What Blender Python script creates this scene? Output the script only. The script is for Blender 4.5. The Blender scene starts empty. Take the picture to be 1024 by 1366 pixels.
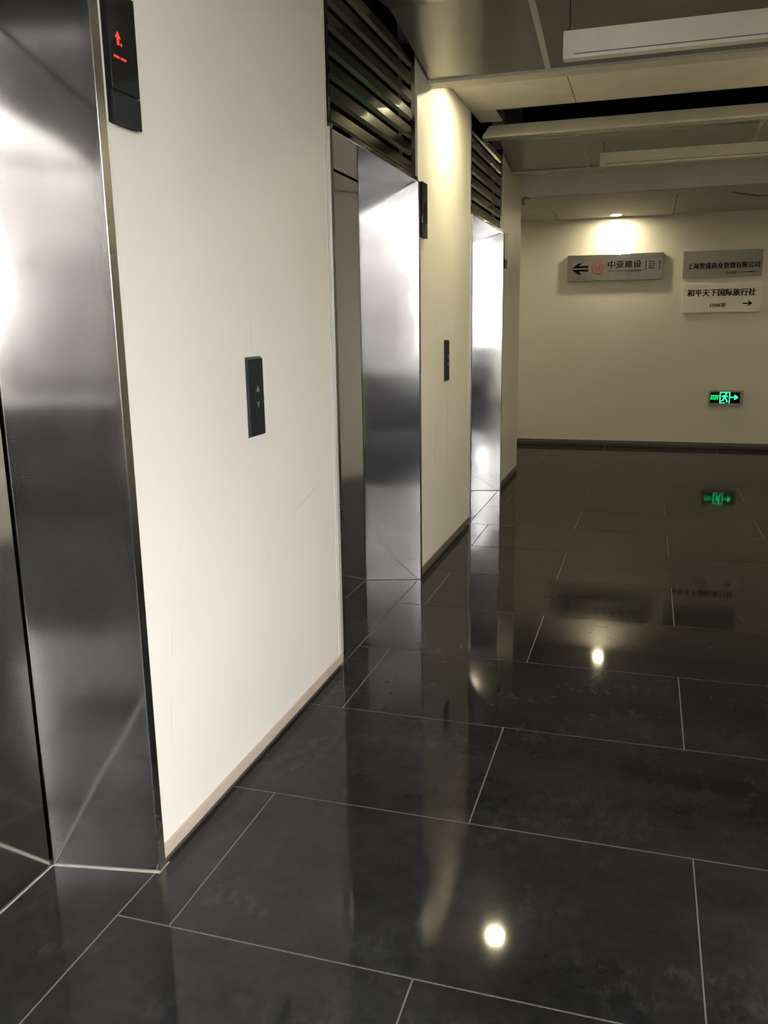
import bpy, bmesh, math, random
from mathutils import Vector, Matrix

random.seed(7)
S = bpy.context.scene
COL = S.collection
PI = math.pi

# ------------------------------------------------------------------ camera
CAM = Vector((1.1597, 0.0, 1.38))
YAW, PITCH, ROLL, FPX = 0.3010, 0.2166, -0.0155, 1126.2
cy, sy, cp, sp = math.cos(YAW), math.sin(YAW), math.cos(PITCH), math.sin(PITCH)
fwd = Vector((-sy * cp, cy * cp, -sp))
rt = Vector((cy, sy, 0.0))
up = rt.cross(fwd)
r_ = math.cos(ROLL) * rt + math.sin(ROLL) * up
u_ = -math.sin(ROLL) * rt + math.cos(ROLL) * up
cam_data = bpy.data.cameras.new('camera')
cam_data.sensor_fit = 'AUTO'
cam_data.sensor_width = 36.0
cam_data.lens = FPX / 1366.0 * 36.0
cam_data.clip_start = 0.02
cam = bpy.data.objects.new('camera', cam_data)
COL.objects.link(cam)
m = Matrix.Identity(4)
for i in range(3):
    m[i][0], m[i][1], m[i][2], m[i][3] = r_[i], u_[i], -fwd[i], CAM[i]
cam.matrix_world = m
S.camera = cam

# ------------------------------------------------------------------ view, world
S.view_settings.view_transform = 'Standard'
S.view_settings.look = 'None'
S.view_settings.gamma = 1.0
S.view_settings.use_curve_mapping = False
S.view_settings.exposure = 0.5

SKY = 80.0
w = bpy.data.worlds.new('overcast_sky')
S.world = w
w.use_nodes = True
bg = w.node_tree.nodes['Background']
# overcast sky (three times brighter at the zenith than at the horizon) over grey ground
_t = w.node_tree
_tc = _t.nodes.new('ShaderNodeTexCoord')
_sp = _t.nodes.new('ShaderNodeSeparateXYZ')
_t.links.new(_tc.outputs['Generated'], _sp.inputs[0])
_rp = _t.nodes.new('ShaderNodeValToRGB')
_mr = _t.nodes.new('ShaderNodeMapRange')
_mr.inputs['From Min'].default_value = -1.0
_t.links.new(_sp.outputs[2], _mr.inputs['Value'])
_t.links.new(_mr.outputs[0], _rp.inputs[0])
_e = _rp.color_ramp.elements
_e[0].position, _e[0].color = 0.485, (0.085, 0.085, 0.082, 1)
_e[1].position, _e[1].color = 0.505, (0.34, 0.342, 0.345, 1)
_e2 = _e.new(1.0)
_e2.color = (0.98, 0.99, 1.0, 1)
_t.links.new(_rp.outputs[0], bg.inputs[0])
bg.inputs[1].default_value = SKY

# room measures (metres): x across from the lift wall, y along the corridor, z up
W = 2.4            # corridor width
YW = -2.6          # window wall behind the photographer
YC = 8.064         # where the lift wall ends
YE = 9.976         # end wall
ZC = 2.71          # corridor ceiling
ZE = 2.50          # cross passage ceiling
ZS = 3.30          # slab
XL, XR = -2.6, 5.0
DOORS = [(-0.45, 1.682), (3.134, 4.371), (5.784, 7.03)]
ZH = 2.094
DX = -0.28
WIN = (0.12, 3.1, 0.85, 3.2)      # window behind the photographer: x0, x1, z0, z1
WIN2 = (-2.50, -0.50, 0.85, 2.75)    # side window added to light the near lift wall: y0, y1, z0, z1
XB = 3.25          # lobby depth
YB = 1.25          # where the corridor's other wall begins

# daylight enters through the window opening: a portal only guides sampling, it gives no light
pl = bpy.data.lights.new('window_portal', 'AREA')
pl.shape = 'RECTANGLE'
pl.size, pl.size_y = WIN[1] - WIN[0], WIN[3] - WIN[2]
pl.cycles.is_portal = True
po = bpy.data.objects.new('window_portal', pl)
COL.objects.link(po)
po.location = ((WIN[0] + WIN[1]) / 2, YW - 0.1, (WIN[2] + WIN[3]) / 2)
po.rotation_euler = (PI / 2, 0, 0)
pl2 = bpy.data.lights.new('side_window_portal', 'AREA')
pl2.shape = 'RECTANGLE'
pl2.size, pl2.size_y = WIN2[3] - WIN2[2], WIN2[1] - WIN2[0]
pl2.cycles.is_portal = True
po2 = bpy.data.objects.new('side_window_portal', pl2)
COL.objects.link(po2)
po2.location = (XB + 0.1, (WIN2[0] + WIN2[1]) / 2, (WIN2[2] + WIN2[3]) / 2)
po2.rotation_euler = (0, PI / 2, 0)

# ------------------------------------------------------------------ materials
MATS = {}


class NT:
    def __init__(self, name):
        self.m = bpy.data.materials.new(name)
        self.m.use_nodes = True
        self.t = self.m.node_tree
        self.b = self.t.nodes['Principled BSDF']
        MATS[name] = self.m

    def n(self, typ, **kw):
        nd = self.t.nodes.new(typ)
        for k, v in kw.items():
            if k.startswith('i_'):
                nd.inputs[k[2:].replace('_', ' ')].default_value = v
            else:
                setattr(nd, k, v)
        return nd

    def l(self, a, b):
        self.t.links.new(a, b)

    def set(self, **kw):
        for k, v in kw.items():
            nm = k.replace('_', ' ')
            if isinstance(v, tuple) and len(v) == 3:
                v = (*v, 1)
            self.b.inputs[nm].default_value = v
        return self

    def coords(self, kind='Object'):
        return self.n('ShaderNodeTexCoord').outputs[kind]

    def world(self):
        return self.n('ShaderNodeNewGeometry').outputs['Position']

    def noise(self, vec, scale, detail=4, rough=0.55, stretch=None):
        if stretch:
            mp = self.n('ShaderNodeMapping')
            mp.inputs['Scale'].default_value = stretch
            self.l(vec, mp.inputs['Vector'])
            vec = mp.outputs[0]
        nd = self.n('ShaderNodeTexNoise')
        nd.inputs['Scale'].default_value = scale
        nd.inputs['Detail'].default_value = detail
        nd.inputs['Roughness'].default_value = rough
        self.l(vec, nd.inputs['Vector'])
        return nd.outputs['Fac']

    def ramp(self, fac, stops):
        r = self.n('ShaderNodeValToRGB')
        e = r.color_ramp.elements
        while len(e) < len(stops):
            e.new(0.5)
        for el, (p, c) in zip(e, stops):
            el.position = p
            el.color = (*c, 1) if isinstance(c, tuple) else (c, c, c, 1)
        self.l(fac, r.inputs[0])
        return r.outputs[0]

    def mix(self, fac, a, b):
        mx = self.n('ShaderNodeMix', data_type='RGBA')
        for sock, v in ((mx.inputs[0], fac), (mx.inputs[6], a), (mx.inputs[7], b)):
            if isinstance(v, (int, float)):
                sock.default_value = v
            elif isinstance(v, tuple):
                sock.default_value = (*v, 1)
            else:
                self.l(v, sock)
        return mx.outputs[2]

    def math(self, op, a, b=0.0, c=None):
        nd = self.n('ShaderNodeMath', operation=op)
        for i, v in enumerate((a, b, c)):
            if v is None:
                continue
            if isinstance(v, (int, float)):
                nd.inputs[i].default_value = v
            else:
                self.l(v, nd.inputs[i])
        return nd.outputs[0]

    def bump(self, h, strength, dist=0.01):
        b = self.n('ShaderNodeBump')
        b.inputs['Strength'].default_value = strength
        b.inputs['Distance'].default_value = dist
        self.l(h, b.inputs['Height'])
        self.l(b.outputs[0], self.b.inputs['Normal'])


def plain(name, col, rough=0.5, metal=0.0, spec=0.5):
    k = NT(name)
    k.set(Base_Color=col, Roughness=rough, Metallic=metal)
    k.b.inputs['Specular IOR Level'].default_value = spec
    v = k.noise(k.coords(), 6.0, 3)
    a = tuple(c * 0.94 for c in col)
    b = tuple(min(1, c * 1.05) for c in col)
    k.l(k.ramp(v, [(0.3, a), (0.7, b)]), k.b.inputs['Base Color'])
    return k.m


def wall_paint(name, col, scuffs=(), grime=0.0):
    """Painted plaster; scuffs: list of (y0, z0, y1, z1, width, strength) strokes in world y/z."""
    k = NT(name)
    k.set(Roughness=0.42)
    P = k.world()
    v = k.noise(P, 1.7, 5)
    c = k.ramp(v, [(0.3, tuple(x * 0.955 for x in col)), (0.7, col)])
    if grime:
        sm = k.noise(P, 3.2, 6, 0.65, (1, 1.4, 0.6))
        f = k.ramp(sm, [(0.60, 0.0), (0.78, grime)])
        c = k.mix(f, c, tuple(x * 0.62 for x in col))
    if scuffs:
        sep = k.n('ShaderNodeSeparateXYZ')
        k.l(P, sep.inputs[0])
        y, z = sep.outputs[1], sep.outputs[2]
        for (y0, z0, y1, z1, wd, st) in scuffs:
            dy, dz = y1 - y0, z1 - z0
            L = math.hypot(dy, dz) or 1e-6
            dy, dz = dy / L, dz / L
            a = k.math('SUBTRACT', y, y0)
            b = k.math('SUBTRACT', z, z0)
            t = k.math('ADD', k.math('MULTIPLY', a, dy), k.math('MULTIPLY', b, dz))
            d = k.math('ABSOLUTE', k.math('SUBTRACT', k.math('MULTIPLY', a, dz), k.math('MULTIPLY', b, dy)))
            e = k.math('ABSOLUTE', k.math('SUBTRACT', t, L / 2))
            f1 = k.math('SUBTRACT', 1.0, k.math('DIVIDE', d, wd)); f1.node.use_clamp = True
            f2 = k.math('MULTIPLY', k.math('SUBTRACT', L / 2, e), 18.0); f2.node.use_clamp = True
            f = k.math('MULTIPLY', k.math('MULTIPLY', f1, f2), st)
            c = k.mix(f, c, (0.16, 0.13, 0.11))
    k.l(c, k.b.inputs['Base Color'])
    k.bump(k.noise(P, 90.0, 3), 0.06, 0.002)
    return k.m


def steel(name, col, rough, aniso=0.0, wave=0.0, wscale=1.6, smear=0.25, brush=0.0):
    k = NT(name)
    k.set(Base_Color=col, Metallic=1.0, Roughness=rough)
    k.b.inputs['Anisotropic'].default_value = aniso
    P = k.world()
    fine = k.noise(P, 30.0, 5, 0.6, (1.0, 1.0, 14.0))
    blotch = k.noise(P, 3.0, 5)
    rr = k.math('ADD', k.math('MULTIPLY', k.math('SUBTRACT', fine, 0.5), rough * 0.12),
                k.math('MULTIPLY_ADD', k.math('SUBTRACT', blotch, 0.5), rough * smear * 4, rough))
    rr.node.use_clamp = True
    k.l(rr, k.b.inputs['Roughness'])
    k.l(k.ramp(blotch, [(0.3, tuple(c * 0.93 for c in col)), (0.7, col)]), k.b.inputs['Base Color'])
    if brush:                                  # fine horizontal grooves
        k.bump(k.noise(P, 1.0, 2, 0.5, (3.0, 3.0, 420.0)), brush, 0.0022)
    if wave:
        k.bump(k.noise(P, wscale, 2, 0.4, (0.5, 0.5, 1.0)), wave, 0.05)
    return k.m


def emit(name, col, s):
    k = NT(name)
    k.set(Base_Color=(0.02, 0.02, 0.02))
    k.b.inputs['Emission Color'].default_value = (*col, 1)
    k.b.inputs['Emission Strength'].default_value = s
    return k.m


M_wall_a = wall_paint('wall_paint_scuffed', (0.80, 0.765, 0.70), [
    (2.395, 1.30, 2.395, 1.44, 0.0025, 0.35),
    (2.395, 1.44, 2.395, 2.70, 0.002, 0.10),
    (2.395, 0.02, 2.395, 1.05, 0.002, 0.10),
    (2.66, 0.745, 2.90, 0.80, 0.0022, 0.45),
    (2.39, 0.62, 2.47, 0.66, 0.004, 0.20),
    (1.83, 0.52, 1.845, 0.63, 0.003, 0.28),
    (1.80, 0.30, 1.815, 0.44, 0.003, 0.28),
    (2.95, 0.40, 2.96, 0.60, 0.003, 0.22),
    (1.725, 1.045, 1.735, 1.065, 0.012, 0.35),
    (1.90, 0.80, 1.91, 0.83, 0.012, 0.16),
    (2.50, 1.015, 2.505, 1.03, 0.006, 0.25),
], 0.06)
M_wall_b = wall_paint('wall_paint_grimy', (0.78, 0.745, 0.66), [
    (4.75, 0.55, 4.78, 0.85, 0.02, 0.12),
    (5.05, 0.50, 5.10, 0.95, 0.03, 0.14),
    (4.70, 1.38, 4.85, 1.41, 0.012, 0.14),
], 0.16)
M_wall = wall_paint('wall_paint', (0.78, 0.745, 0.66), (), 0.05)
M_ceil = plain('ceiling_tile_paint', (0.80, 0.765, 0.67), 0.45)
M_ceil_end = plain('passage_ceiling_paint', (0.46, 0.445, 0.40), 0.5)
M_plenum = plain('plenum_black', (0.006, 0.006, 0.006), 0.9, 0, 0.0)
M_beam = plain('bulkhead_paint', (0.80, 0.79, 0.76), 0.45)
M_lip = plain('coffer_edge_paint', (0.60, 0.57, 0.49), 0.55)
M_strip = plain('pale_strip_paint', (0.62, 0.60, 0.54), 0.5)
M_base = plain('skirting_tan', (0.50, 0.41, 0.34), 0.45)
M_base2 = plain('skirting_brown', (0.15, 0.125, 0.10), 0.45)  # deeper brown skirting for the farther walls
M_basedark = plain('skirting_dark', (0.07, 0.06, 0.05), 0.4)
M_grout = plain('grout', (0.16, 0.145, 0.13), 0.7)
M_steel = steel('brushed_steel_jamb', (0.68, 0.675, 0.68), 0.09, 0.0, 0.16, 1.6)
M_door = steel('brushed_steel_door', (0.66, 0.64, 0.60), 0.09, 0.0, 0.05)
M_trim = steel('steel_edge', (0.36, 0.36, 0.38), 0.25)
M_soffit = steel('polished_steel', (0.52, 0.52, 0.53), 0.05, 0.0, 0.03)
M_louver = steel('louver_steel', (0.085, 0.10, 0.09), 0.14, 0.0, 0.0)
M_sign = steel('sign_brushed_steel', (0.46, 0.44, 0.40), 0.20, 0.0, brush=0.9)
M_sign2 = plain('sign_satin_face', (0.30, 0.29, 0.265), 0.22)
M_exitframe = plain('exit_frame_grey', (0.35, 0.34, 0.30), 0.35)
M_signwhite = plain('sign_pale_face', (0.88, 0.83, 0.77), 0.35)
M_black = plain('black_lettering', (0.0035, 0.0035, 0.0035), 0.7, 0.0, 0.03)
M_greytext = plain('grey_lettering', (0.045, 0.043, 0.04), 0.6, 0.0, 0.05)
M_red = plain('red_lettering', (0.30, 0.045, 0.04), 0.6, 0.0, 0.05)
M_gold = plain('bronze_emblem', (0.30, 0.22, 0.13), 0.4)
M_plate = plain('dark_plate', (0.014, 0.019, 0.023), 0.5, 0.0, 0.2)
M_plate_edge = steel('dark_steel_edge', (0.20, 0.23, 0.25), 0.3)
M_glass = plain('black_glass', (0.006, 0.007, 0.008), 0.07)
M_pale = plain('pale_plate', (0.60, 0.57, 0.50), 0.4)
M_silver = steel('silver_mark', (0.75, 0.76, 0.78), 0.3)
M_seal = plain('white_sealant', (0.29, 0.27, 0.24), 0.6)
M_dark = plain('dark_gap', (0.010, 0.010, 0.010), 0.8, 0, 0.1)
M_lamp = plain('lamp_housing_paint', (0.86, 0.81, 0.69), 0.4)
M_cord = plain('black_cord', (0.015, 0.015, 0.015), 0.6)
M_plaster = plain('broken_board', (0.42, 0.30, 0.19), 0.8)
M_white = plain('white_plastic', (0.72, 0.70, 0.64), 0.4)
M_frame = plain('window_frame_paint', (0.35, 0.35, 0.35), 0.4)
M_sillwall = plain('sill_wall_shade', (0.014, 0.0138, 0.0135), 0.7, 0.0, 0.1)  # backlit shade under the rear window put into the colour
k = NT('window_dimming_glass')
tr = k.n('ShaderNodeBsdfTransparent')
tr.inputs[0].default_value = (0.50, 0.49, 0.485, 1)  # added tinted panes dim the rear view mirrored in the steel
gl = k.n('ShaderNodeBsdfGlossy')
gl.inputs['Roughness'].default_value = 0.02
mx = k.n('ShaderNodeMixShader')
mx.inputs[0].default_value = 0.05
k.l(tr.outputs[0], mx.inputs[1])
k.l(gl.outputs[0], mx.inputs[2])
k.l(mx.outputs[0], k.t.nodes['Material Output'].inputs['Surface'])
M_pane = k.m
M_redled = emit('red_led', (1.0, 0.05, 0.025), 0.75)
M_green = emit('green_lamp', (0.0, 1.0, 0.22), 1.0)
M_greenhi = emit('green_lamp_bright', (0.03, 1.0, 0.36), 1.5)
M_down = emit('downlight_glow', (1.0, 0.87, 0.55), 520.0)
M_down2 = emit('downlight_glow_dimmer', (1.0, 0.87, 0.58), 290.0)

# black polished tile: faint cloud, hairline smudges
k = NT('black_polished_tile')
P = k.world()
cl = k.noise(P, 2.2, 8, 0.62)
fl = k.noise(P, 26.0, 6, 0.7)
c = k.ramp(k.math('ADD', k.math('MULTIPLY', cl, 0.7), k.math('MULTIPLY', fl, 0.3)),
           [(0.33, (0.008, 0.008, 0.0086)), (0.64, (0.028, 0.028, 0.029))])
patch = k.ramp(k.noise(P, 3.4, 2), [(0.50, 0.0), (0.64, 1.0)])
fleck = k.ramp(k.noise(P, 24.0, 9, 0.72, (1.0, 0.6, 1.0)), [(0.48, 0.0), (0.80, 1.0)])
c = k.mix(k.math('MULTIPLY', k.math('MULTIPLY', patch, fleck), 0.34), c, (0.13, 0.13, 0.14))
k.l(c, k.b.inputs['Base Color'])
k.l(k.ramp(cl, [(0.3, 0.035), (0.7, 0.07)]), k.b.inputs['Roughness'])
k.b.inputs['IOR'].default_value = 1.5
ds = k.n('ShaderNodeBsdfDiffuse')
k.l(c, ds.inputs[0])
ms = k.n('ShaderNodeMixShader')
ms.inputs[0].default_value = 0.48      # dusty film dulls the polish
k.l(k.b.outputs[0], ms.inputs[1])
k.l(ds.outputs[0], ms.inputs[2])
k.l(ms.outputs[0], k.t.nodes['Material Output'].inputs['Surface'])
M_tile = k.m

# glossy curved coffer panel
k = NT('glossy_coffer_panel')
k.set(Roughness=0.14, Metallic=0.2)
k.l(k.ramp(k.noise(k.world(), 1.5, 3), [(0.3, (0.27, 0.26, 0.22)), (0.7, (0.31, 0.30, 0.255))]), k.b.inputs['Base Color'])
M_coffer = k.m

# ------------------------------------------------------------------ object helpers
ORG = {}


def link(o, parent=None):
    COL.objects.link(o)
    if parent is not None:
        o.parent = parent
    return o


def org(parent):
    return ORG.get(parent.name, Vector((0, 0, 0))) if parent is not None else Vector((0, 0, 0))


def thing(name, loc, label=None, cat=None, group=None, kind=None):
    o = bpy.data.objects.new(name, None)
    o.empty_display_size = 0.1
    COL.objects.link(o)
    o.location = loc
    ORG[o.name] = Vector(loc)
    if label: o['label'] = label
    if cat: o['category'] = cat
    if group: o['group'] = group
    if kind: o['kind'] = kind
    return o


def from_bm(name, bm, mat, parent=None, kind=None, smooth=False, plabel=None):
    """World-coordinate bmesh -> one mesh object with its origin at its parent's origin (or at its own centre base)."""
    if parent is not None:
        off = org(parent)
    else:
        xs = [v.co for v in bm.verts]
        off = Vector(((min(v.x for v in xs) + max(v.x for v in xs)) / 2,
                      (min(v.y for v in xs) + max(v.y for v in xs)) / 2, min(v.z for v in xs)))
    bmesh.ops.recalc_face_normals(bm, faces=bm.faces)
    me = bpy.data.meshes.new(name)
    for v in bm.verts:
        v.co -= off
    bm.to_mesh(me)
    bm.free()
    me.materials.append(mat)
    if smooth:
        for p in me.polygons:
            p.use_smooth = True
    o = bpy.data.objects.new(name, me)
    link(o, parent)
    if parent is None:
        o.location = off
        ORG[o.name] = off
    else:
        ORG[o.name] = off
    if kind: o['kind'] = kind
    if plabel: o['label'] = plabel
    return o


def add_box(bm, x0, x1, y0, y1, z0, z1, bev=0.0):
    vs = [bm.verts.new((x, y, z)) for x in (x0, x1) for y in (y0, y1) for z in (z0, z1)]
    fs = [(0, 1, 3, 2), (4, 6, 7, 5), (0, 4, 5, 1), (2, 3, 7, 6), (0, 2, 6, 4), (1, 5, 7, 3)]
    faces = [bm.faces.new([vs[i] for i in f]) for f in fs]
    if bev:
        es = {e for f in faces for e in f.edges}
        bmesh.ops.bevel(bm, geom=list(es), offset=bev, segments=2, affect='EDGES', profile=0.5)


def box(name, x0, x1, y0, y1, z0, z1, mat, parent=None, kind=None, bev=0.0, plabel=None):
    bm = bmesh.new()
    add_box(bm, x0, x1, y0, y1, z0, z1, bev)
    return from_bm(name, bm, mat, parent, kind, plabel=plabel)


def prism(bm, pts, axis, a, b):
    """Extrude a closed 2D polygon between a and b along the axis; pts are in the two other axes in x,y,z order."""
    def P(p, t):
        return {'x': (t, p[0], p[1]), 'y': (p[0], t, p[1]), 'z': (p[0], p[1], t)}[axis]
    A = [bm.verts.new(P(p, a)) for p in pts]
    B = [bm.verts.new(P(p, b)) for p in pts]
    n = len(pts)
    for i in range(n):
        bm.faces.new((A[i], A[(i + 1) % n], B[(i + 1) % n], B[i]))
    bm.faces.new(A)
    bm.faces.new(B[::-1])


def tube(bm, pts, rad, seg=8):
    rings = []
    for i, p in enumerate(pts):
        p = Vector(p)
        d = (Vector(pts[min(i + 1, len(pts) - 1)]) - Vector(pts[max(i - 1, 0)])).normalized()
        a = d.orthogonal().normalized()
        b = d.cross(a)
        rings.append([bm.verts.new(p + rad * (math.cos(2 * PI * j / seg) * a + math.sin(2 * PI * j / seg) * b)) for j in range(seg)])
    for A, B in zip(rings, rings[1:]):
        best = min(range(seg), key=lambda s: (A[0].co - B[s].co).length)
        for j in range(seg):
            bm.faces.new((A[j], A[(j + 1) % seg], B[(j + 1 + best) % seg], B[(j + best) % seg]))
    bm.faces.new(rings[0])
    bm.faces.new(rings[-1])


def lathe(bm, c, prof, seg=32, axis='z'):
    """prof: list of (radius, height) along the axis, open profile."""
    rings = []
    for (r, h) in prof:
        ring = []
        for j in range(seg):
            a = 2 * PI * j / seg
            q = (r * math.cos(a), r * math.sin(a), h)
            if axis == 'x': q = (h, q[0], q[1])
            if axis == 'y': q = (q[0], h, q[1])
            ring.append(bm.verts.new(Vector(c) + Vector(q)))
        rings.append(ring)
    for A, B in zip(rings, rings[1:]):
        for j in range(seg):
            bm.faces.new((A[j], A[(j + 1) % seg], B[(j + 1) % seg], B[j]))
    return rings


def disc(bm, c, r, seg=32, axis='z'):
    rg = lathe(bm, c, [(r, 0.0), (r, 0.0005)], seg, axis)
    bm.faces.new(rg[0])
    bm.faces.new(rg[1])


def text(name, body, x0, x1, z0, z1, y, mat, parent, bold=0.0, depth=0.0015):
    """Lettering on a face that looks towards -y, fitted into the box x0..x1, z0..z1."""
    cu = bpy.data.curves.new(name, 'FONT')
    cu.body = body
    cu.size = 1.0
    cu.resolution_u = 3
    tmp = bpy.data.objects.new(name + '_outline', cu)
    COL.objects.link(tmp)
    dg = bpy.context.evaluated_depsgraph_get()
    me0 = tmp.evaluated_get(dg).to_mesh()
    bm = bmesh.new()
    bm.from_mesh(me0)
    tmp.evaluated_get(dg).to_mesh_clear()
    bpy.data.objects.remove(tmp)
    bpy.data.curves.remove(cu)
    xs = [v.co.x for v in bm.verts]; ys = [v.co.y for v in bm.verts]
    ax, bx, ay, by = min(xs), max(xs), min(ys), max(ys)
    for v in bm.verts:
        v.co = Vector((x0 + (v.co.x - ax) / (bx - ax) * (x1 - x0), y, z0 + (v.co.y - ay) / (by - ay) * (z1 - z0)))
    if bold:                                   # heavier strokes: shifted copies of the outline
        base = bm.faces[:]
        for (ox, oz, oy) in ((bold, 0, 0.0002), (-bold, 0, 0.0004), (0, bold * 0.6, 0.0003)):
            dup = bmesh.ops.duplicate(bm, geom=base)
            for g in dup['geom']:
                if isinstance(g, bmesh.types.BMVert):
                    g.co += Vector((ox, -oy, oz))
    ret = bmesh.ops.extrude_face_region(bm, geom=bm.faces[:])
    for g in ret['geom']:
        if isinstance(g, bmesh.types.BMVert):
            g.co.y -= depth
    return from_bm(name, bm, mat, parent)


def poly_y(name, pts, y, depth, mat, parent, extra=()):
    """Flat shape(s) on a face looking towards -y: polygons of (x, z)."""
    bm = bmesh.new()
    for pp in (pts, *extra):
        prism(bm, pp, 'y', y, y - depth)
    return from_bm(name, bm, mat, parent)


# ------------------------------------------------------------------ structure: floor
floor = thing('floor', (0, 0, 0), kind='structure')
box('grout_bed', XL, XR, YW, YE, -0.05, -0.0012, M_grout, floor)
GAP = 0.0018
TW, TH, TX, TY = 1.197, 0.6075, 0.141, 1.511
tile_cache = {}


def tile(x0, x1, y0, y1):
    if x1 - x0 < 0.02 or y1 - y0 < 0.02:
        return
    key = (round(x1 - x0, 4), round(y1 - y0, 4))
    me = tile_cache.get(key)
    if me is None:
        bm = bmesh.new()
        hx, hy = key[0] / 2 - GAP, key[1] / 2 - GAP
        b = 0.0012
        top = [bm.verts.new((sx * (hx - b), sy * (hy - b), 0)) for sx, sy in ((-1, -1), (1, -1), (1, 1), (-1, 1))]
        mid = [bm.verts.new((sx * hx, sy * hy, -b)) for sx, sy in ((-1, -1), (1, -1), (1, 1), (-1, 1))]
        low = [bm.verts.new((sx * hx, sy * hy, -0.012)) for sx, sy in ((-1, -1), (1, -1), (1, 1), (-1, 1))]
        bm.faces.new(top)
        for A, B in ((mid, top), (low, mid)):
            for i in range(4):
                bm.faces.new((A[i], A[(i + 1) % 4], B[(i + 1) % 4], B[i]))
        me = bpy.data.meshes.new('floor_tile')
        bm.to_mesh(me)
        bm.free()
        me.materials.append(M_tile)
        tile_cache[key] = me
    o = bpy.data.objects.new('floor_tile', me)
    link(o, floor)
    o.location = ((x0 + x1) / 2, (y0 + y1) / 2, 0)


for kk in range(-7, 15):
    ya, yb = TY + kk * TH, TY + (kk + 1) * TH
    ya, yb = max(ya, YW), min(yb, YE)
    if yb <= ya:
        continue
    if yb > YC + 0.2:
        X0, X1 = XL, XR
    elif ya < YB:
        X0, X1 = 0.0, XB
    else:
        X0, X1 = 0.0, W
    off = TX + (0 if kk % 2 == 0 else TW / 2)
    j = math.floor((X0 - off) / TW)
    while off + j * TW < X1:
        tile(max(off + j * TW, X0), min(off + (j + 1) * TW, X1), ya, yb)
        j += 1
for (ya, yb) in DOORS:
    tile(DX, 0.0, ya, yb)

# ------------------------------------------------------------------ structure: walls
core = box('wall_core', -0.40, -0.345, YW, 7.9, 0, ZS, M_dark, kind='structure')
segs = [(YW, DOORS[0][0] - 0.03, M_wall), (DOORS[0][1] + 0.03, DOORS[1][0] - 0.03, M_wall_a),
        (DOORS[1][1] + 0.03, DOORS[2][0] - 0.03, M_wall_b), (DOORS[2][1] + 0.03, YC, M_wall)]
for i, (a, b, mt) in enumerate(segs):
    wl = box('wall_left', -0.34, 0.0, a, b, 0, ZS, mt, kind='structure')
    if i < 3:
        box('corner_bead', 0.0, 0.0015, b - 0.026, b, 0.0, ZC, M_strip, wl)
    bb = thing('baseboard_left', (0, (a + b) / 2, 0), kind='structure')
    box('skirting_strip', 0.0, 0.006, a + 0.004, b, 0.014, 0.052, M_base if i < 2 else M_base2, bb, bev=0.001)
    box('shadow_gap', 0.0, 0.003, a + 0.004, b, 0.0, 0.014, M_basedark, bb)
box('wall_end', XL, XR, YE, YE + 0.15, 0, ZS, M_wall, kind='structure')
bb = thing('baseboard_end', (1.2, YE, 0), kind='structure')
box('skirting_strip', XL, XR, YE - 0.010, YE, 0.028, 0.062, M_base2, bb, bev=0.001)
box('shadow_gap', XL, XR, YE - 0.006, YE, 0.0, 0.028, M_basedark, bb)
box('wall_right', W, W + 0.15, YB, YC, 0, ZS, M_wall, kind='structure')
box('wall_passage_left', XL, -0.34, YC - 0.15, YC, 0, ZS, M_wall, kind='structure')
box('wall_passage_right', W + 0.15, XR, YC - 0.15, YC, 0, ZS, M_wall, kind='structure')
box('wall_passage_far_left', XL - 0.15, XL, YC - 0.15, YE + 0.15, 0, ZS, M_wall, kind='structure')
box('wall_passage_far_right', XR, XR + 0.15, YC - 0.15, YE + 0.15, 0, ZS, M_wall, kind='structure')
box('wall_lobby', W + 0.15, XB + 0.2, YB, YB + 0.15, 0, ZS, M_wall, kind='structure')
bm = bmesh.new()
y0, y1, z0, z1 = WIN2
add_box(bm, XB, XB + 0.2, YW, y0, 0, ZS)
add_box(bm, XB, XB + 0.2, y1, YB, 0, ZS)
add_box(bm, XB, XB + 0.2, y0, y1, 0, z0)
add_box(bm, XB, XB + 0.2, y0, y1, z1, ZS)
from_bm('wall_lobby_right', bm, M_wall, kind='structure')
wn = thing('window_added', (XB + 0.1, (y0 + y1) / 2, z0), kind='structure')
for yy in (y0, y0 + 0.9, y0 + 1.75, y1 - 0.05):
    box('mullion', XB + 0.07, XB + 0.13, yy, yy + 0.05, z0, z1, M_frame, wn)
for za in (z0, 2.46, z1 - 0.05):
    box('transom', XB + 0.07, XB + 0.13, y0, y1, za, za + 0.05, M_frame, wn)
bm = bmesh.new()
x0, x1, z0, z1 = WIN
add_box(bm, -0.4, x0, YW - 0.2, YW, 0, ZS)
add_box(bm, x1, XB + 0.2, YW - 0.2, YW, 0, ZS)
add_box(bm, x0, x1, YW - 0.2, YW, z1, ZS)
from_bm('wall_window', bm, M_wall, kind='structure')
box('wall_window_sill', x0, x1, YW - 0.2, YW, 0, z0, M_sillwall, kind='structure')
wn = thing('window_1', ((x0 + x1) / 2, YW - 0.1, z0), kind='structure')
for xa in (x0, x1 - 0.05):
    box('mullion', xa, xa + 0.05, YW - 0.13, YW - 0.07, z0, z1, M_frame, wn)
for za, zb in ((z0 + 0.05, 2.46), (2.51, z1 - 0.05)):
    box('pane', x0 + 0.05, x1 - 0.05, YW - 0.103, YW - 0.097, za, zb, M_pane, wn)
for za in (z0, 2.46, z1 - 0.05):
    box('transom', x0, x1, YW - 0.13, YW - 0.07, za, za + 0.05, M_frame, wn)

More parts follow.
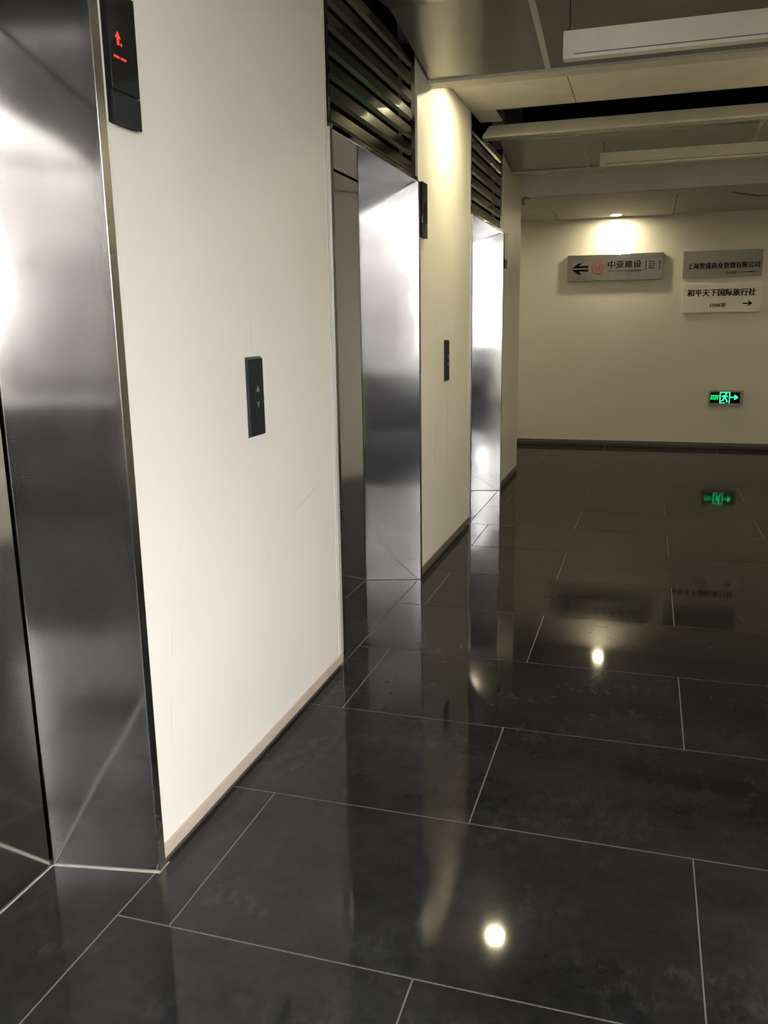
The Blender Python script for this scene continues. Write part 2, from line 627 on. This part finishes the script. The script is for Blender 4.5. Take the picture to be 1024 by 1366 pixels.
# added building outside the rear window: blocks sky, bands toned for steel reflections
of = thing('wall_sky_blocker', (2, YW - 14, -25), kind='structure')
for za, zb, alb, dy in ((-25, 0.45, 0.012, -0.15), (0.45, 1.7, 0.042, 0.0), (1.7, 2.9, 0.062, -0.05), (2.9, 4.6, 0.120, 0.0),
                        (4.6, 7.5, 0.26, -0.05), (7.5, 8.6, 0.06, -0.15), (8.6, 30.0, 0.26, 0.0)):
    box('reflected_tone_band', -14, 7, YW - 15 + dy, YW - 14 + dy, za, zb,
        plain('reflected_tone_band_%d' % round(alb * 1000), (alb, alb * 0.97, alb * 0.94), 0.8), of)
# added low block outside the side window: hides low sky from the upper wall
box('wall_low_sky_blocker', XB + 20, XB + 30, -30, 25, -25, 3.1, plain('block_grey', (0.16, 0.155, 0.15), 0.8), kind='structure')

# ------------------------------------------------------------------ structure: ceiling
ceil = thing('ceiling', (0, 0, ZC), kind='structure')
box('slab', -0.4, XR + 0.15, YW - 0.2, YC, ZS, ZS + 0.1, M_plenum, ceil)
box('slab', XL - 0.15, XR + 0.15, YC, YE + 0.15, ZS, ZS + 0.1, M_plenum, ceil)
box('lobby_soffit', W, XB, YW, YB, ZS - 0.03, ZS - 0.01, M_ceil, ceil)
box('lobby_soffit', 0.0, W, YW, 0.14, ZS - 0.03, ZS - 0.01, M_ceil, ceil)
box('lobby_bulkhead', 0.0, W, 0.14, 0.16, 2.70, ZS - 0.01, M_ceil, ceil)
box('lobby_bulkhead', W - 0.02, W, 0.16, YB, 2.60, ZS - 0.01, M_ceil, ceil)


def ctile(x0, x1, y0, y1, z, mat, nm='ceiling_tile'):
    g = 0.0025
    box(nm, x0 + g, x1 - g, y0 + g, y1 - g, z, z + 0.012, mat, ceil, bev=0.0015)


COFFERS = [(3.04, 4.60), (6.06, 7.45)]   # y of the near and far lower edges
LIPW = 0.12


def flat_run(y0, y1, xs, x_void=None):
    for xa, xb in zip(xs, xs[1:]):
        ctile(xa, xb, y0, y1, ZC, M_ceil)


XJ = [0.0, 0.155, 0.66, 1.86, W]
flat_run(0.165, 0.64, [0.0, 0.66, 1.86, W])
flat_run(0.64, 1.24, [0.0, 0.66, 1.86, W])
flat_run(1.24, 1.84, [0.0, 0.66, 1.86, W])
flat_run(1.84, 2.44, [0.0, 0.66, 1.86, W])
flat_run(2.44, 3.04, [0.0, 0.66, 1.86, W])
flat_run(4.725, 5.165, [0.0, 0.66, 1.86, W])
flat_run(5.165, 5.745, [0.0, 0.66, 1.86, W])
flat_run(5.745, 6.06, [0.0, 0.155])            # the next tile of this row is missing: the dark opening
flat_run(7.57, YC, [0.0, 0.66, 1.86, W])

for (ya, yb) in COFFERS:
    za = zb = 2.612
    n = 14
    top = 2.722
    prof = []
    for i in range(n + 1):
        t = i / n
        y = ya + 0.10 + (yb - ya - 0.10) * t
        s = abs(2 * t - 1)
        z = top - (top - 2.614) * (s ** 1.12)
        prof.append((y, z))
    poly = prof + [(y, z + 0.012) for (y, z) in reversed(prof)]
    for (xa, xb) in ((0.016, 0.604), (0.632, 1.82), (1.848, W - 0.016)):
        bm = bmesh.new()
        prism(bm, poly, 'x', xa, xb)
        o = from_bm('coffer_panel', bm, M_coffer, ceil)
    for xa in (0.604, 1.82):
        bm = bmesh.new()
        pp = [(y, z - 0.001) for (y, z) in prof] + [(y, z + 0.010) for (y, z) in reversed(prof)]
        prism(bm, pp, 'x', xa, xa + 0.028)
        from_bm('joint_light_strip', bm, M_strip, ceil)  # pale colour stands in for light coming through the panel joint
    # near edge: horizontal lip with an upturned leaning flange, mitred at its ends
    bm = bmesh.new()
    add_box(bm, 0.016, W - 0.016, ya, ya + 0.105, 2.612, 2.624)
    from_bm('coffer_edge', bm, M_lip, ceil)
    bm = bmesh.new()
    A = [(0.016, ya, 2.624), (W - 0.016, ya, 2.624), (W - 0.06, ya + 0.025, 2.692), (0.06, ya + 0.025, 2.692)]
    vs = [bm.verts.new(p) for p in A] + [bm.verts.new((p[0], p[1] + 0.012, p[2])) for p in A]
    for f in ((0, 1, 2, 3), (7, 6, 5, 4), (0, 4, 5, 1), (1, 5, 6, 2), (2, 6, 7, 3), (3, 7, 4, 0)):
        bm.faces.new([vs[i] for i in f])
    from_bm('coffer_flange', bm, M_lip, ceil)
    # far edge: thin rim, then a flat lip and its upstand
    bm = bmesh.new()
    add_box(bm, 0.004, W - 0.004, yb, yb + 0.02, 2.600, 2.632)
    from_bm('coffer_rim', bm, M_strip, ceil)
    bm = bmesh.new()
    add_box(bm, 0.004, W - 0.004, yb + 0.02, yb + LIPW, 2.602, 2.614)
    add_box(bm, 0.004, W - 0.004, yb + LIPW - 0.012, yb + LIPW, 2.614, ZC)
    from_bm('coffer_edge', bm, M_lip, ceil)

box('trim_bulkhead', 0.0, W, YC, YC + 0.06, ZE + 0.001, ZC + 0.3, M_beam, kind='structure')
pc = thing('ceiling_passage', (0, YC, ZE), kind='structure')
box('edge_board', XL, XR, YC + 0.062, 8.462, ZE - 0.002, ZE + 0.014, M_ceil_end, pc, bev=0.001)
xs = [XL, -1.04, 0.155, 1.345, 2.54, 3.73, XR]
for xa, xb in zip(xs, xs[1:]):
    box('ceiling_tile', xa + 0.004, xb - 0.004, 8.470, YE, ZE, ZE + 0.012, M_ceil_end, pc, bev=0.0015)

# ------------------------------------------------------------------ lift entrances
ENT = [('brushed steel lift entrance nearest the camera, cut off by the picture edge', 0),
       ('brushed steel lift entrance between the two call button panels', 1),
       ('brushed steel lift entrance farthest along the corridor, next to the cross passage', 2)]
for lab, i in ENT:
    ya, yb = DOORS[i]
    t = thing('elevator_entrance', (0, (ya + yb) / 2, 0), lab, 'elevator', 'lift entrances along the corridor wall')
    SPL = (0.050, 0.085, 0.072)[i]   # the jambs splay outwards
    for s in (-1, 1):
        e = ya if s < 0 else yb
        bm = bmesh.new()
        prism(bm, [(DX - 0.02, e - s * SPL), (DX, e - s * SPL), (0.010, e), (0.010, e + s * 0.0295), (DX - 0.02, e + s * 0.0295)], 'z', 0.0, ZH)
        from_bm('jamb', bm, M_steel, t)
        box('edge_strip', 0.0103, 0.0118, min(e + s * 0.001, e + s * 0.0295), max(e + s * 0.001, e + s * 0.0295), 0.0, ZH, M_trim, t)
    box('head_soffit', DX - 0.02, -0.004, ya, yb, ZH, ZH + 0.02, M_soffit, t)
    box('head_bar', -0.004, 0.010, ya, yb, ZH - 0.004, ZH + 0.016, M_soffit, t, bev=0.001)
    mid = (ya + yb) / 2
    for (a, b) in ((ya + SPL + 0.010, mid - 0.0015), (mid + 0.0015, yb - SPL - 0.010)):
        box('door_leaf', DX - 0.025, DX, a, b, 0.006, ZH - 0.006, M_door, t, bev=0.001)
    box('shaft_backing', DX - 0.05, DX - 0.04, ya, yb, 0.0, ZH, M_dark, t)
    if i > 0:
        bm = bmesh.new()
        prism(bm, [(DX, yb - SPL), (DX, yb - SPL - 0.007), (0.012, yb - 0.007), (0.010, yb)], 'z', 0.0, 0.003)
        from_bm('foot_joint', bm, M_basedark, t)
    if i == 0:
        bm = bmesh.new()
        add_box(bm, DX, DX + 0.004, ya, yb, 0.0, 0.003)
        from_bm('sealant_bead', bm, M_seal, t)
        bm = bmesh.new()
        prism(bm, [(DX, yb - SPL), (DX, yb - SPL - 0.004), (0.014, yb - 0.004), (0.010, yb)], 'z', 0.0, 0.003)
        add_box(bm, 0.010, 0.014, yb, yb + 0.045, 0.0, 0.003)
        from_bm('sealant_bead', bm, M_seal, t)

# louvre grilles above the doors
LV = ['dark steel louvre grille above the nearest lift doors, outside the picture',
      'dark louvre grille above the middle lift doors, with bright streaks',
      'dark louvre grille above the farthest lift doors']
for i, (ya, yb) in enumerate(DOORS):
    t = thing('louver_grille', (0, (ya + yb) / 2, ZH + 0.02), LV[i], 'grille', 'louvre grilles above the lift doors')
    zb = ZH + 0.021
    for (a, b) in ((ya, ya + 0.02), (yb - 0.075, yb)):
        box('stile', -0.05, -0.004, a, b, zb, 2.705, M_louver, t)
    box('back_panel', -0.10, -0.09, ya, yb, zb, ZS - 0.02, M_dark, t)
    s0 = None
    for z0 in (zb, 2.197, 2.275, 2.356, 2.438, 2.520, 2.600):
        if s0 is None:
            bm = bmesh.new()
            h = 0.081
            prism(bm, [(-0.005, 0.057), (0.0, 0.013), (-0.011, 0.0), (-0.016, 0.002), (-0.016, 0.055)], 'y', ya + 0.02 - (ya + yb) / 2, yb - 0.075 - (ya + yb) / 2)
            bmesh.ops.recalc_face_normals(bm, faces=bm.faces)
            me = bpy.data.meshes.new('slat')
            bm.to_mesh(me); bm.free()
            me.materials.append(M_louver)
            s0 = me
        o = bpy.data.objects.new('slat', s0)
        link(o, t)
        o.location = (0, 0, z0 - (ZH + 0.02))

# ------------------------------------------------------------------ call buttons
BT = ['dark call button panel with two silver arrows on the near wall',
      'dark call button panel on the grimy wall between the two farther lifts']
for lab, (y0, y1) in zip(BT, ((2.345, 2.452), (4.985, 5.095))):
    yc = (y0 + y1) / 2
    t = thing('call_button_panel', (0, yc, 1.05), lab, 'button panel', 'lift call button panels')
    bm = bmesh.new()
    d = 0.009
    A = [(0, y0, 1.05), (0, y1, 1.05), (0, y1, 1.295), (0, y0, 1.295)]
    B = [(d, y0 + 0.003, 1.054), (d, y1 - 0.002, 1.054), (d, y1 - 0.002, 1.288), (d, y0 + 0.003, 1.288)]
    va = [bm.verts.new(p) for p in A]; vb = [bm.verts.new(p) for p in B]
    bm.faces.new(vb); bm.faces.new(va[::-1])
    for j in range(4):
        bm.faces.new((va[j], va[(j + 1) % 4], vb[(j + 1) % 4], vb[j]))
    from_bm('faceplate', bm, M_plate, t)
    for zc_, sgn in ((1.196, 1), (1.149, -1)):
        bm = bmesh.new()
        add_box(bm, d, d + 0.003, yc - 0.015, yc + 0.019, zc_ - 0.016, zc_ + 0.016, 0.001)
        bt = from_bm('button', bm, M_plate_edge if False else M_plate, t)
        bm = bmesh.new()
        pts = [(yc - 0.009, zc_ - 0.008 * sgn), (yc + 0.013, zc_ - 0.008 * sgn), (yc + 0.002, zc_ + 0.011 * sgn)]
        prism(bm, pts, 'x', d + 0.003, d + 0.0042)
        from_bm('arrow_mark', bm, M_silver, bt)

# ------------------------------------------------------------------ floor indicators
FI = ['black glass floor indicator with red lit digits beside the nearest lift',
      'black floor indicator seen edge-on beside the middle lift',
      'slim floor indicator with pale upper plate beside the farthest lift']
for i, (lab, (ya, yb)) in enumerate(zip(FI, DOORS)):
    y0 = yb + 0.053; y1 = y0 + 0.107; z0, z1 = 1.827, 2.10
    t = thing('floor_indicator', (0, (y0 + y1) / 2, z0), lab, 'indicator', 'lift floor indicators')
    box('housing', 0.0, 0.012, y0 + 0.002, y1 - 0.002, z0 + 0.002, z1 - 0.002, M_dark, t)
    box('display_glass', 0.012, 0.018, y0, y1, 1.896, z1, M_glass if i < 2 else M_pale, t, bev=0.001)
    box('lower_plate', 0.012, 0.018, y0, y1, z0, 1.894, M_plate, t, bev=0.001)
    if i == 0:
        yc = (y0 + y1) / 2
        X = 0.0182
        bm = bmesh.new()
        q = yc - 0.020
        prism(bm, [(q - 0.011, 2.004), (q + 0.011, 2.004), (q, 2.018)], 'x', X, X + 0.0006)
        prism(bm, [(q - 0.004, 1.990), (q + 0.004, 1.990), (q + 0.004, 2.004), (q - 0.004, 2.004)], 'x', X, X + 0.0006)
        prism(bm, [(q + 0.009, 1.990), (q + 0.014, 1.990), (q + 0.014, 1.996), (q + 0.009, 1.996)], 'x', X, X + 0.0006)
        from_bm('lit_arrow', bm, M_redled, t, plabel='red lit arrow')
        bm = bmesh.new()
        a = yc - 0.040
        for j in range(8):
            if j == 4: a += 0.004
            prism(bm, [(a, 1.962), (a + 0.0040, 1.962), (a + 0.0040, 1.967), (a, 1.967)], 'x', X, X + 0.0005)
            a += 0.0055
        from_bm('lit_text_line', bm, M_redled, t, plabel='thin red lit line of tiny text')

# ------------------------------------------------------------------ signs on the end wall
# left-pointing company sign
yf = YE - 0.045
t = thing('direction_sign', (0.76, YE, 1.82), 'brushed steel sign with left arrow, red round emblem and four black characters', 'sign')
box('plate', 0.255, 1.268, yf, YE, 1.83, 2.112, M_sign, t, bev=0.004)
X0, X1 = 0.255, 1.268
ZT = 2.112


def sx(px): return X0 + (px - 65) / (965 - 65) * (X1 - X0)
def sz(py): return ZT - (py - 70) / (332 - 70) * 0.282


ya_ = yf
bm = bmesh.new()
zc_ = sz(205)
half = lambda s: [(sx(110), zc_ + s * 0.008), (sx(175), sz(150) if s > 0 else sz(262)), (sx(205), sz(150) if s > 0 else sz(262)),
                  (sx(178), sz(178) if s > 0 else sz(232)), (sx(268), sz(178) if s > 0 else sz(232)), (sx(268), zc_ + s * 0.008)]
for s in (1, -1):
    prism(bm, half(s), 'y', ya_, ya_ - 0.003)
from_bm('arrow', bm, M_black, t)
bm = bmesh.new()
cx_, cz_, R_ = sx(355), sz(203), 0.062
N = 40
for (ra, rb) in ((R_, R_ - 0.008),):
    for j in range(N):
        a, b = 2 * PI * j / N, 2 * PI * (j + 1) / N
        prism(bm, [(cx_ + ra * math.cos(a), cz_ + ra * math.sin(a)), (cx_ + ra * math.cos(b), cz_ + ra * math.sin(b)),
                   (cx_ + rb * math.cos(b), cz_ + rb * math.sin(b)), (cx_ + rb * math.cos(a), cz_ + rb * math.sin(a))], 'y', ya_, ya_ - 0.003)
for dx in (-0.022, 0.014):
    prism(bm, [(cx_ + dx, cz_ - 0.036), (cx_ + dx + 0.008, cz_ - 0.036), (cx_ + dx + 0.008, cz_ + 0.036), (cx_ + dx, cz_ + 0.036)], 'y', ya_, ya_ - 0.003)
for dz in (-0.012, 0.006):
    prism(bm, [(cx_ - 0.022, cz_ + dz), (cx_ + 0.022, cz_ + dz), (cx_ + 0.022, cz_ + dz + 0.006), (cx_ - 0.022, cz_ + dz + 0.006)], 'y', ya_, ya_ - 0.0028)
from_bm('emblem', bm, M_red, t, plabel='red round emblem')
text('lettering', '中亚建设', sx(455), sx(765), sz(208), sz(138), ya_, M_black, t, 0.0022)
bm = bmesh.new()
a = sx(458)
while a < sx(762):
    wd = random.uniform(0.008, 0.02)
    prism(bm, [(a, sz(243)), (a + wd, sz(243)), (a + wd, sz(230)), (a, sz(230))], 'y', ya_, ya_ - 0.001)
    a += wd + random.choice((0.004, 0.004, 0.010))
from_bm('small_print', bm, M_greytext, t)
bm = bmesh.new()
for px in (805, 930):
    prism(bm, [(sx(px), sz(235)), (sx(px) + 0.008, sz(235)), (sx(px) + 0.008, sz(140)), (sx(px), sz(140))], 'y', ya_, ya_ - 0.001)
for row in range(4):
    a = sx(835)
    zt = sz(150 + row * 20)
    while a < sx(890):
        wd = random.uniform(0.008, 0.016)
        prism(bm, [(a, zt - 0.012), (a + wd, zt - 0.012), (a + wd, zt), (a, zt)], 'y', ya_, ya_ - 0.001)
        a += wd + 0.004
from_bm('small_print', bm, M_greytext, t)

# upper right sign
yf = YE - 0.02
t = thing('direction_sign', (1.87, YE, 1.84), 'silvery metal sign with one long line of black characters above the pale sign', 'sign')
box('plate', 1.474, 2.262, yf, YE, 1.838, 2.112, M_sign2, t, bev=0.003)
text('lettering', '上海贺盛商业管理有限公司', 1.52, 2.235, 1.925, 1.987, yf, M_black, t, 0.0022)
text('room_number', '1509室', 1.90, 2.02, 1.866, 1.897, yf, M_greytext, t, 0.0012)
poly_y('arrow', [(2.035, 1.880), (2.20, 1.880), (2.20, 1.886), (2.035, 1.886)], yf, 0.002, M_black, t,
       ([(2.145, 1.876), (2.235, 1.883), (2.145, 1.890)],))
bm = bmesh.new()
for (ex, ez, er) in ((1.835, 2.083, 0.020), (1.855, 2.040, 0.015)):
    prism(bm, [(ex + er * math.cos(2 * PI * j / 14), ez + 0.8 * er * math.sin(2 * PI * j / 14)) for j in range(14)], 'y', yf, yf - 0.002)
prism(bm, [(1.785, 2.008), (1.800, 2.014), (1.830, 2.055), (1.812, 2.052)], 'y', yf, yf - 0.002)
from_bm('emblem', bm, M_gold, t, plabel='small bronze emblem')

# lower right sign
t = thing('direction_sign', (1.87, YE, 1.47), 'pale sign with nine bold black characters and a short right arrow', 'sign')
box('plate', 1.480, 2.272, yf, YE, 1.472, 1.770, M_signwhite, t, bev=0.003)
text('lettering', '和平天下国际旅行社', 1.535, 2.215, 1.640, 1.715, yf, M_black, t, 0.003)
text('room_number', '1506室', 1.775, 1.93, 1.528, 1.570, yf, M_greytext, t, 0.002)
poly_y('arrow', [(2.095, 1.553), (2.165, 1.553), (2.165, 1.567), (2.095, 1.567)], yf, 0.002, M_black, t,
       ([(2.140, 1.588), (2.155, 1.588), (2.190, 1.560), (2.165, 1.560)], [(2.140, 1.532), (2.155, 1.532), (2.190, 1.560), (2.165, 1.560)]))

# emergency exit sign, low on the end wall
t = thing('exit_sign', (1.99, YE, 0.48), 'small green lit exit sign low on the end wall', 'exit sign')
bm = bmesh.new()
EX0, EX1, EZ0, EZ1 = 1.815, 2.170, 0.480, 0.642
YF = YE - 0.028
add_box(bm, EX0, EX1, YF, YE, EZ0, EZ0 + 0.020)
add_box(bm, EX0, EX1, YF, YE, EZ1 - 0.020, EZ1)
add_box(bm, EX0, EX0 + 0.018, YF, YE, EZ0 + 0.020, EZ1 - 0.020)
add_box(bm, EX1 - 0.030, EX1, YF, YE, EZ0 + 0.020, EZ1 - 0.020)
from_bm('frame', bm, M_exitframe, t)
box('panel', EX0 + 0.018, EX1 - 0.030, YF + 0.006, YE, EZ0 + 0.020, EZ1 - 0.020, M_black, t)
yp = YF + 0.006
text('lit_characters', '安全出口', 1.842, 1.922, 0.568, 0.590, yp, M_green, t, 0.0012)
text('lit_characters', 'EXIT', 1.842, 1.922, 0.540, 0.562, yp, M_green, t, 0.0012)
cx_ = 1.985
bm = bmesh.new()
for (a, b, c_, d_) in ((cx_ - 0.052, cx_ - 0.044, 0.502, 0.622), (cx_ + 0.044, cx_ + 0.052, 0.502, 0.622), (cx_ - 0.052, cx_ + 0.052, 0.614, 0.622), (cx_ - 0.052, cx_ + 0.0, 0.502, 0.508)):
    add_box(bm, a, b, yp - 0.002, yp, c_, d_)
from_bm('lit_doorway', bm, M_greenhi, t)
bm = bmesh.new()
prism(bm, [(cx_ + 0.012 + 0.009 * math.cos(2 * PI * j / 12), 0.602 + 0.009 * math.sin(2 * PI * j / 12)) for j in range(12)], 'y', yp, yp - 0.002)
for pts in ([(cx_ - 0.012, 0.585), (cx_ + 0.014, 0.592), (cx_ + 0.010, 0.552), (cx_ - 0.014, 0.552)],
            [(cx_ + 0.010, 0.588), (cx_ + 0.034, 0.574), (cx_ + 0.032, 0.567), (cx_ + 0.008, 0.578)],
            [(cx_ - 0.012, 0.585), (cx_ - 0.036, 0.578), (cx_ - 0.034, 0.570), (cx_ - 0.010, 0.576)],
            [(cx_ - 0.002, 0.555), (cx_ + 0.010, 0.555), (cx_ + 0.030, 0.532), (cx_ + 0.028, 0.510), (cx_ + 0.018, 0.510), (cx_ + 0.018, 0.530)],
            [(cx_ - 0.014, 0.555), (cx_ - 0.002, 0.555), (cx_ - 0.014, 0.528), (cx_ - 0.038, 0.522), (cx_ - 0.038, 0.530), (cx_ - 0.022, 0.534)]):
    prism(bm, pts, 'y', yp, yp - 0.002)
from_bm('lit_running_figure', bm, M_greenhi, t)
poly_y('lit_arrow', [(cx_ + 0.054, 0.561), (cx_ + 0.125, 0.561), (cx_ + 0.125, 0.571), (cx_ + 0.054, 0.571)], yp, 0.002, M_greenhi, t,
       ([(cx_ + 0.092, 0.590), (cx_ + 0.108, 0.590), (cx_ + 0.138, 0.566), (cx_ + 0.108, 0.566)], [(cx_ + 0.092, 0.542), (cx_ + 0.108, 0.542), (cx_ + 0.138, 0.566), (cx_ + 0.108, 0.566)]))

# ------------------------------------------------------------------ ceiling lamps
for (lab, x, y, z) in (('round lit downlight by the stained wall between the two farther lifts', 0.355, 5.0, ZC),
                       ('unseen fill downlight added across the corridor from the stained wall', 2.27, 5.02, ZC),  # added lamp, brightens the other wall that the lift doors mirror
                       ('unseen fill downlight added in the passage arm behind the lift wall', -1.0, 9.0, ZE),  # both passage-arm lamps are added fill for the end wall
                       ('unseen fill downlight added in the passage arm past the picture edge', 3.7, 9.0, ZE),
                       ('round lit downlight in the ceiling above the arrow sign', 0.767, 9.735, ZE)):
    t = thing('downlight', (x, y, z), lab, 'downlight', 'round ceiling downlights')
    bm = bmesh.new()
    lathe(bm, (x, y, z), [(0.050, -0.0005), (0.050, -0.006), (0.056, -0.008), (0.070, -0.006), (0.075, -0.0005), (0.050, -0.0005)], 32)
    from_bm('trim_ring', bm, M_white, t, smooth=True)
    bm = bmesh.new()
    disc(bm, (x, y, z - 0.005), 0.049)
    from_bm('lamp_disc', bm, M_down2 if y > 8 else M_down, t)

for (lab, yc, zt, x0, x1) in (('long cream pendant lamp hanging on a black cord in the nearer ceiling coffer', 3.96, 2.572, 0.757, 2.15),
                              ('long cream pendant lamp hanging in the farther ceiling coffer', 6.95, 2.620, 0.745, 2.15)):
    t = thing('linear_pendant_lamp', ((x0 + x1) / 2, yc, zt - 0.1), lab, 'lamp', 'unlit linear pendant lamps')
    hb = 0.105 if yc < 5 else 0.092
    bm = bmesh.new()
    prism(bm, [(yc - 0.030, zt), (yc + 0.030, zt), (yc + 0.030, zt - hb), (yc - 0.024, zt - hb), (yc - 0.030, zt - hb + 0.012)], 'x', x0, x1)
    from_bm('housing', bm, M_lamp, t)
    box('slot', x0 + 0.045, x1 - 0.045, yc - 0.0312, yc - 0.029, zt - hb + 0.012, zt - hb + 0.0155, M_basedark, t)
    for xx in (x0 + 0.022, x1 - 0.022):
        bm = bmesh.new()
        tube(bm, [(xx - 0.002, yc, zt - 0.002), (xx - 0.003, yc, zt + 0.008), (xx + 0.003, yc, zt + 0.035), (xx + 0.001, yc, zt + 0.07), (xx, yc, 2.723 + 0.004)], 0.0028)
        from_bm('cord', bm, M_cord, t)

# ------------------------------------------------------------------ small things
t = thing('broken_board_scrap', (0.01, YC, 2.41), 'splintered tan board scrap at the wall corner under the bulkhead', 'scrap')
for (pa, pb, wd) in (((-0.038, 2.425), (0.035, 2.495), 0.024), ((-0.018, 2.490), (0.030, 2.430), 0.018), ((0.020, 2.498), (0.070, 2.485), 0.016)):
    dx, dz = pb[0] - pa[0], pb[1] - pa[1]
    L = math.hypot(dx, dz); nx, nz = -dz / L * wd / 2, dx / L * wd / 2
    bm = bmesh.new()
    prism(bm, [(pa[0] + nx, pa[1] + nz), (pb[0] + nx * 0.6, pb[1] + nz * 0.6), (pb[0] - nx, pb[1] - nz), (pa[0] - nx * 0.7, pa[1] - nz * 0.7)], 'y', YC + 0.002, YC + 0.018)
    from_bm('splinter', bm, M_plaster, t)

bm = bmesh.new()
pts = [(1.80, 8.48, ZE - 0.004), (1.90, 8.49, ZE - 0.025), (2.02, 8.50, ZE - 0.045), (2.2, 8.52, ZE - 0.055), (2.5, 8.56, ZE - 0.035), (2.8, 8.6, ZE - 0.004)]
tube(bm, pts, 0.004)
o = from_bm('loose_cable', bm, M_cord)
o['label'] = 'thin dark cable sagging from the passage ceiling'
o['category'] = 'cable'

bm = bmesh.new()
lathe(bm, (0.0, 7.67, 1.335), [(0.018, 0.0), (0.018, 0.006), (0.012, 0.010), (0.0005, 0.011)], 20, 'x')
o = from_bm('wall_cap', bm, M_white)
o['label'] = 'tiny round white cap on the narrow wall beside the farthest lift'
o['category'] = 'cap'
